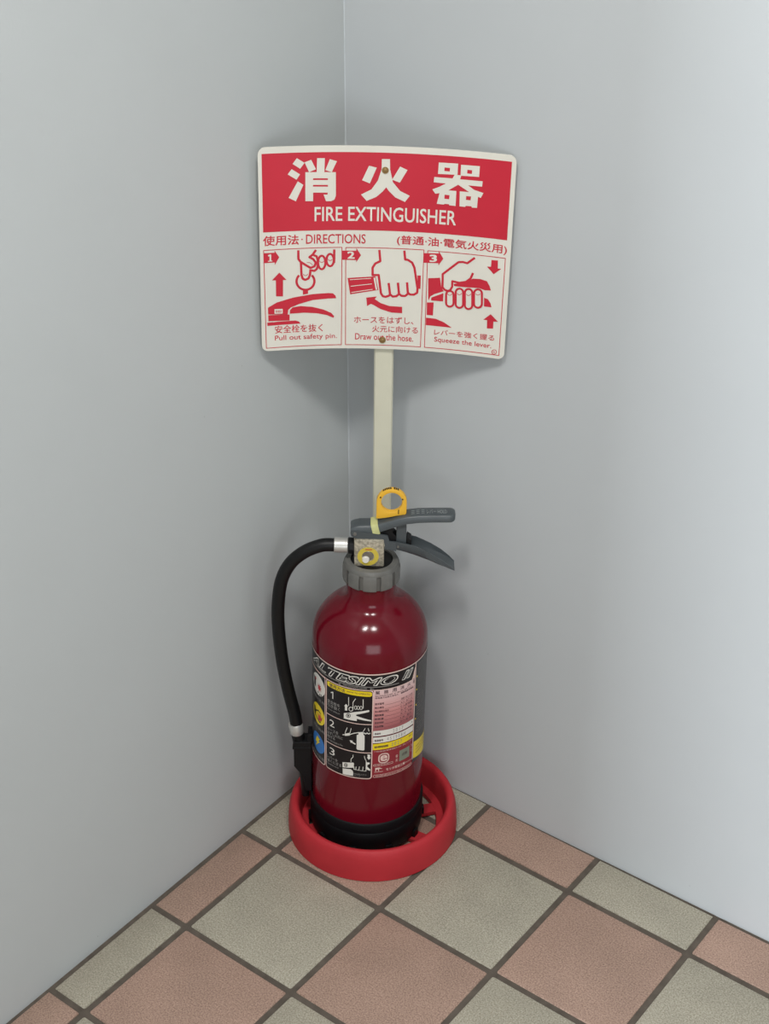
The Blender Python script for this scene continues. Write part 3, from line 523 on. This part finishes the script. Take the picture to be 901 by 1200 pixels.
# hose ------------------------------------------------------------------
def smooth_path(P, n=8):
    out = []
    for i in range(len(P) - 1):
        p0, p1, p2, p3 = (Vector(P[max(i - 1, 0)]), Vector(P[i]), Vector(P[i + 1]), Vector(P[min(i + 2, len(P) - 1)]))
        for k in range(n):
            t = k / n; out.append(tuple(.5 * ((2 * p1) + (-p0 + p2) * t + (2 * p0 - 5 * p1 + 4 * p2 - p3) * t * t + (-p0 + 3 * p1 - 3 * p2 + p3) * t ** 3)))
    out.append(tuple(P[-1])); return out
hp = [(-.240, 0, 2.556), (-.267, 0, 2.556), (-.356, 0, 2.549), (-.475, 0, 2.492), (-.578, 0, 2.388), (-.642, 0, 2.232), (-.667, 0, 2.001), (-.663, 0, 1.787), (-.640, 0, 1.525), (-.598, 0, 1.257), (-.556, 0, 1.052), (-.536, 0, .90), (-.522, 0, .80)]
hose = MB().tube(smooth_path(hp), .0475, 24).build('hose', 'hose', ext, smooth=60)
MB().tube([(-.266, 0, 2.556), (-.264, 0, 2.556), (-.172, 0, 2.555), (-.170, 0, 2.555)], [.050, .054, .054, .050], 28).build('ferrule', 'ferrule', hose, smooth=35)
MB().tube([(-.168, 0, 2.555), (-.166, 0, 2.555), (-.122, 0, 2.553)], [.052, .060, .060], 8).build('hose_nut', 'leverdk', hose, smooth=20, bevel=.004)
MB().tube([(-.5495, 0, .957), (-.5485, 0, .95), (-.537, 0, .868), (-.536, 0, .861)], [.050, .054, .054, .050], 28).build('ferrule', 'ferrule', hose, smooth=35)
MB().tube([(-.537, 0, .865), (-.527, 0, .80), (-.505, 0, .66), (-.487, 0, .50), (-.478, 0, .34), (-.475, 0, .25)], [.047, .047, .044, .038, .032, .030], 20).build('nozzle', 'hose', hose, smooth=50)
MB().prism([(-.562, .812), (-.425, .816), (-.424, .33), (-.470, .33), (-.490, .47), (-.560, .575)], -.058, .058).build('nozzle_holder', 'leverdk', ext, bevel=.008)
mb = MB().box(-.455, -.419, -.05, .05, .80, .885); mb.box(-.57, -.43, -.062, .062, .745, .765)
mb.build('holder_clip', 'leverdk', ext, bevel=.004)

# label -------------------------------------------------------------------
SEG = 120
LCUT = [RB * math.radians(3 * k) for k in range(-60, 61)]
PHI0 = -PI / 2
def cmap(x, z, lift):
    # same facets as the lathed body (vertices every 3 degrees)
    d = x / RB; k = math.floor(d / math.radians(3) + 1e-9); a0, a1 = math.radians(3) * k, math.radians(3) * (k + 1); t = (d - a0) / (a1 - a0); r = RB + lift
    return (r * (math.sin(a0) * (1 - t) + math.sin(a1) * t), -r * (math.cos(a0) * (1 - t) + math.cos(a1) * t), z)
def D(t): return RB * math.radians(t)
def rr(t0, t1, z0, z1, c=0.0):
    x0, x1 = D(t0), D(t1)
    if not c: return ('p', [[(x0, z0), (x1, z0), (x1, z1), (x0, z1)]])
    pts = []
    for cx_, cz_, a0 in ((x1 - c, z1 - c, 0), (x0 + c, z1 - c, 90), (x0 + c, z0 + c, 180), (x1 - c, z0 + c, 270)):
        pts += [(cx_ + c * math.cos(math.radians(a0 + 90 * k / 4)), cz_ + c * math.sin(math.radians(a0 + 90 * k / 4))) for k in range(5)]
    return ('p', [pts])
def ol(t0, t1, z0, z1, c, w_): p = rr(t0, t1, z0, z1, c)[1][0]; return ('s', p + [p[0]], w_)
def tx(s, t0, t1, z0, z1, bold=0.0, shear=0.0): return ('t', s, [(D(t0), z0), (D(t1), z0), (D(t0), z1)], bold, shear)
def ell(t, z, rt, rz, n=28): return ('p', [[(D(t) + D(rt) * math.cos(2 * PI * k / n), z + rz * math.sin(2 * PI * k / n)) for k in range(n)]])
def dec(name, items, m, lift): return decal(name, items, m, body, cmap, LCUT, lift)
e1 = .0012
dec('label_black_ground', [rr(-92, -49.3, .785, 1.735), rr(-92, 50.8, 1.603, 1.736), rr(-46.3, 3.6, .785, 1.60, .02)], 'lblack', e1)
dec('label_pink_field', [rr(4.6, 51.2, 1.222, 1.598)], 'lpink', e1)
dec('label_maroon_field', [rr(4.6, 51.2, .788, 1.053)], 'lmaroon', e1)
dec('label_side_panel', [rr(52.2, 110, .80, 1.735)], 'lgpanel', e1)
dec('label_side_yellow', [('p', [[(D(53.2), .842), (D(88), .760), (D(105), .75), (D(105), .96), (D(88), .94), (D(53.2), .998)]])], 'lyellow', e1 * 2)
dec('label_outlines', [rr(-92, 110, 1.735, 1.745), rr(-92, 3.8, 1.596, 1.604), rr(3.8, 48, 1.600, 1.606), rr(51.0, 52.3, .84, 1.736), ol(-92, -48.4, .782, 1.598, .02, .008), ol(-46.6, 4.0, .783, 1.600, .022, .008),
     rr(-46.3, 3.7, 1.289, 1.296), rr(-46.3, 3.7, 1.025, 1.032), ('s', [(D(48.0), 1.604), (D(49.2), 1.66), (D(51), 1.70)], .008)], 'lcream', e1 * 3)
dec('label_corner_patch', [('p', [[(D(46.5), 1.603), (D(51), 1.603), (D(51), 1.70), (D(49.2), 1.66)]])], 'lcream', e1 * 2)
dec('label_title', [tx('ALTESIMO II', -74, 47, 1.645, 1.714, .045, .35)], 'lwhite', e1 * 3)
dec('label_title_core', [tx('ALTESIMO II', -73.4, 46.4, 1.649, 1.710, 0, .35)], 'lblack', e1 * 4)
dec('label_title_line', [rr(-74, 30, 1.628, 1.634), tx('FIRE EXTINGUISHER', -26, -2, 1.608, 1.623), ('p', [[(D(-32), 1.615), (D(-29), 1.622), (D(-29), 1.608)]]), ('p', [[(D(5), 1.615), (D(1), 1.622), (D(1), 1.608)]])], 'lgrey', e1 * 3)
dec('label_yellow_header', [rr(-45.6, 3.0, 1.545, 1.588, .016)], 'lyellow', e1 * 2)
dec('label_header_text', [tx('使用方法', -42.5, -24, 1.550, 1.583, .012), tx('(HOW TO OPERATE)', -22, 1, 1.556, 1.576), ], 'ldark', e1 * 3)
dec('label_step_numbers', [('s', [(D(-40.6), 1.498), (D(-38), 1.511), (D(-38), 1.451)], .008), tx('2', -42.0, -35.8, 1.190, 1.252), tx('3', -41.8, -35.2, .925, .990)], 'lwhite', e1 * 2)
dec('label_step_text', [tx('安全栓を', -45, -29.5, 1.397, 1.428, .01), tx('引き抜く', -45, -29.5, 1.362, 1.393, .01), tx('Pull out safety pin', -45, -29.5, 1.330, 1.350),
     tx('ホースを', -45, -31, 1.142, 1.170, .01), tx('はずし火元に', -45, -26, 1.108, 1.136, .01), tx('向ける', -45, -35, 1.076, 1.104, .01), tx('Aim the nozzle at fire', -45, -26, 1.048, 1.068),
     tx('レバーを', -45, -31.5, .880, .908, .01), tx('強くにぎる', -45, -27, .847, .875, .01), tx('Squeeze lever', -45, -30, .818, .838), tx('操作は風上から', -16, -1, .812, .826), tx('行うこと', -16, -7, .796, .809)], 'lgrey', e1 * 2)
LAB = {'lwhite':[('s',[(-1473,15198),(-1464,14411)],49),('s',[(-950,15189),(-1141,14805),(-1134,14222)],49),('s',[(-410,15200),(-398,14378)],49),('p',[[(-1660,14523),(-1498,14353),(-1569,14332),(-1565,13946),(-1743,13909),(-1747,14301),(-1819,14276)]]),('s',[(-1140,14200),(-1158,14106),(-1212,14027),(-1286,13984),(-1361,13988),(-1416,14038),(-1438,14122),(-1418,14217),(-1364,14298),(-1290,14342),(-1215,14337),(-1160,14285),(-1140,14200)],55),('s',[(-850,14398),(-861,14313),(-893,14247),(-937,14216),(-982,14229),(-1015,14283),(-1029,14363),(-1018,14448),(-986,14515),(-941,14546),(-896,14532),(-863,14478),(-850,14398)],38),('s',[(-662,14415),(-672,14331),(-704,14265),(-748,14236),(-792,14251),(-826,14306),(-839,14386),(-828,14471),(-796,14537),(-752,14566),(-708,14551),(-675,14496),(-662,14415)],38),('s',[(-464,14420),(-475,14336),(-506,14272),(-549,14244),(-594,14261),(-627,14317),(-640,14398),(-629,14482),(-598,14546),(-554,14574),(-510,14557),(-477,14501),(-464,14420)],38),('p',[[(-1831,13635),(-934,13989),(-4,14264),(63,14196),(26,14092),(-875,13758),(-901,13649),(203,13330),(205,13226),(-842,13382),(-839,13174),(-1826,13150)]]),('p',[[(-794,11916),(-306,11943),(-255,11863),(-246,10566),(-328,10503),(-747,10520),(-822,10600),(-827,11839)]]),('p',[[(-697,12164),(-365,12234),(-322,11928),(-710,11916)]]),('s',[(-1904,11606),(-1365,11806),(-1021,12012),(-658,12149)],72),('p',[[(-1721,11778),(-1366,11960),(-1335,11723),(-1719,11567)]]),('s',[(-1548,12399),(-1663,12010),(-1721,11778)],44),('s',[(-1244,12415),(-1337,11933)],44),('s',[(-222,12582),(-366,12255)],44),('s',[(-14,12591),(57,12312)],44),('s',[(-326,12167),(-186,12057),(-78,12154),(33,12066),(153,12136)],77),('p',[[(-1347,11295),(-1115,11284),(-1143,11199),(-884,11050),(-940,10954),(-1211,11104),(-1251,11030)]]),('s',[(-1082,9973),(-1079,9759),(-1222,9543),(-1230,9253)],44),('p',[[(-1892,9028),(-1044,9248),(-997,9165),(-1015,8763),(-1887,8529)]]),('p',[[(-1874,8447),(-1240,8562),(-1092,8455),(-1044,8306),(-1057,7968),(-1856,7907)]]),('s',[(-993,8877),(-990,8624),(-864,8592),(-833,8910)],44),('s',[(-830,8620),(-636,8581),(-585,8951)],44),('s',[(-580,8589),(-354,8565),(-316,8959)],44),('s',[(-310,8569),(-103,8553),(-102,9536),(-205,9746),(-237,9995)],44),('p',[[(-17,10149),(166,10114),(170,9863),(226,9841),(86,9634),(-51,9861),(-2,9884)]]),('p',[[(-88,9407),(162,9375),(137,9216),(10,9179),(-26,8998),(213,8709),(176,8586),(-89,8742)]])],'lblack':[('s',[(-1321,13573),(-1340,13477),(-1394,13396),(-1470,13350),(-1546,13351),(-1603,13400),(-1625,13483),(-1605,13580),(-1550,13663),(-1474,13710),(-1398,13708),(-1342,13657),(-1321,13573)],49),('p',[[(-1402,13551),(-1415,13490),(-1449,13445),(-1493,13432),(-1528,13456),(-1542,13509),(-1529,13570),(-1495,13616),(-1451,13629),(-1416,13604),(-1402,13551)]]),('s',[(-1498,8892),(-1514,8808),(-1557,8735),(-1617,8694),(-1678,8694),(-1723,8736),(-1741,8810),(-1725,8895),(-1681,8969),(-1620,9011),(-1560,9010),(-1515,8967),(-1498,8892)],49),('p',[[(-1564,8871),(-1574,8825),(-1601,8790),(-1635,8778),(-1662,8795),(-1673,8834),(-1663,8880),(-1636,8916),(-1603,8927),(-1575,8910),(-1564,8871)]])]}
dec('label_pictograms', sc4(LAB['lwhite']), 'lwhite', e1 * 3)
dec('label_pictogram_details', sc4(LAB['lblack']), 'lblack', e1 * 4)
dec('label_white_circle', [ell(-61.5, 1.478, 12.6, .092)], 'lwhite', e1 * 2)
dec('label_yellow_circle', [ell(-61.5, 1.208, 12.6, .091)], 'lyellow', e1 * 2)
dec('label_blue_circle', [ell(-61.8, .936, 12.6, .088)], 'lblue', e1 * 2)
def star(t, z, r0, r1, n, ph=0): return ('p', [[(D(t) + (r1 if k % 2 else r0) * .8 * math.cos(PI * k / n + ph), z + (r1 if k % 2 else r0) * math.sin(PI * k / n + ph)) for k in range(2 * n)]])
dec('label_flames', [star(-58.5, 1.462, .040, .018, 9, .2), star(-66.5, 1.513, .018, .008, 5), ('p', [[(D(-60), 1.155), (D(-54.5), 1.170), (D(-52.5), 1.215), (D(-55), 1.195), (D(-57), 1.235), (D(-58.5), 1.200), (D(-62), 1.222)]])], 'lred', e1 * 3)
dec('label_hazard_pictures', [('p', [[(D(-71), 1.44), (D(-66.5), 1.43), (D(-66.5), 1.515), (D(-71), 1.525)]]), ell(-60.8, 1.412, .9, .008, 8), ell(-57.5, 1.405, .9, .009, 8), ell(-55, 1.410, .8, .008, 8),
     ('p', [[(D(-71), 1.19), (D(-67), 1.16), (D(-66), 1.21), (D(-68), 1.25), (D(-71), 1.26)]]), ('s', [(D(-67), 1.215), (D(-60), 1.245), (D(-56), 1.235)], .010), ('s', [(D(-66), 1.175), (D(-57.5), 1.147), (D(-56), 1.16)], .010)], 'lblack', e1 * 3)
dec('label_lightning', [('p', [[(D(-63), .995), (D(-57), .985), (D(-60), .962), (D(-57.5), .958), (D(-66.5), .885), (D(-63.5), .930), (D(-67), .935)]])], 'lyellow', e1 * 3)
dec('label_circle_captions', [tx('普通火災用', -74, -50, 1.340, 1.366), tx('油火災用', -72, -50, 1.070, 1.096), tx('電気火災用', -74, -50, .806, .834)], 'lgrey', e1 * 3)
dk = [tx(c, 6 + 8.6 * k, 10.6 + 8.6 * k, 1.562, 1.594, .01) for k, c in enumerate('業務用消火')] + [tx('器', 48.2, 50.6, 1.562, 1.594)]
dk += [tx('蓄圧式粉末消火器 普通・油・電気火災に使用できます', 6, 47, 1.543, 1.555), tx('住宅用ではありません', 6, 30, 1.524, 1.538, .01), tx('国家検定合格品', 33, 49, 1.524, 1.538, .03)]
for k, (a_, b_) in enumerate((('型式番号', '消第 25～15号'), ('能力単位', 'A-3・B-7・C'), ('消火薬剤主成分', 'りん酸塩類'), ('薬剤質量', '3.0 kg'), ('総質量', '5.2 kg'), ('放射時間', '15 秒'), ('放射距離', '3～6 m'))):
    z = 1.476 - .0345 * k
    dk += [tx(a_, 6, 20 if len(a_) > 4 else 15, z - .008, z + .010, .015), tx(b_, 33, 48, z - .008, z + .010), rr(16, 49, z - .015, z - .0135)]
dec('label_specification_text', dk, 'ldark', e1 * 2)
dec('label_white_bars', [rr(4.8, 51, 1.181, 1.231), rr(4.8, 51, 1.117, 1.170)], 'lwhite', e1 * 2)
dec('label_yellow_bar', [rr(4.8, 51, 1.053, 1.110)], 'lyellow', e1 * 2)
dec('label_bar_text', [tx('製造年', 6.5, 12.5, 1.195, 1.213, .02), tx('年', 48, 49.6, 1.20, 1.216), tx('製造番号', 6.5, 15, 1.132, 1.150, .02), tx('設計標準使用期限', 6.5, 20.5, 1.070, 1.090, .02), tx('年まで', 45, 49, 1.082, 1.096, .02)], 'ldark', e1 * 3)
dec('label_stamped_numbers', [tx('2 0 1 7', 25, 37, 1.190, 1.222), tx('4 5 1 9 5 8 H', 19, 40, 1.127, 1.160), tx('2 0 2 7', 24, 36, 1.066, 1.098)], 'lgrey', e1 * 3)
wt = [tx('この消火器は設計標準使用期限内に点検・交換してください', 6, 50, 1.030, 1.044), ol(11.2, 21.4, .925, 1.010, .030, .009), tx('e', 13.0, 19.6, .942, .994, .03), ol(6, 26, .900, .916, .004, .003)]
wt += [tx('リサイクル', 7, 22, .903, .913), tx('点検済', 29.2, 31.6, .90, .93), tx('検査', 29.2, 31.6, .94, .97), tx('合格', 48.6, 50.4, .97, 1.0), tx('之証', 48.6, 50.4, .93, .96),
       ('p', [[(D(7.8), .850), (D(8.4), .850), (D(9.0), .868), (D(10.6), .868), (D(10.8), .850), (D(11.6), .850), (D(11.8), .872), (D(15.3), .868), (D(12.2), .884), (D(7.8), .884)]]), rr(6.8, 15.8, .841, .845),
       tx('モリタ宮田工業', 19, 41, .842, .866, .02), tx('株式会社', 42, 50, .846, .858), ol(6, 51, .792, .815, .010, .003), tx('神奈川県茅ヶ崎市 お問い合わせ・廃棄のご相談は販売店まで', 8, 49.5, .796, .810)]
dec('label_maker_text', wt, 'lcream', e1 * 2)
dec('label_certification_square', [rr(33.5, 46.8, .893, .995)], 'lholo', e1 * 2)
dec('label_certification_mark', [tx('合格', 36.5, 43.5, .935, .965)], 'ldark', e1 * 3)
sp = []
for k in range(26):
    z = 1.70 - .0255 * k
    sp.append(tx(('高温・多湿・直射日光の当たる場所を避ける', 'さびや変形があるものは使用しないこと', '点検は六か月に一回以上行うこと')[k % 3], 57, 88 - (k * 7 % 9), z - .007, z + .007))
dec('label_caution_text', sp, 'lgrey', e1 * 2)
dec('label_caution_bullets', [ell(54.8, z, .9, .008, 8) for z in (1.60, 1.48, 1.34, 1.21)], 'lyellow', e1 * 2)
dec('label_side_yellow_text', [tx('使用後は必ず詰め替えを', 57, 84, .93 - .03 * k, .942 - .03 * k) for k in range(3)], 'ldark', e1 * 3)
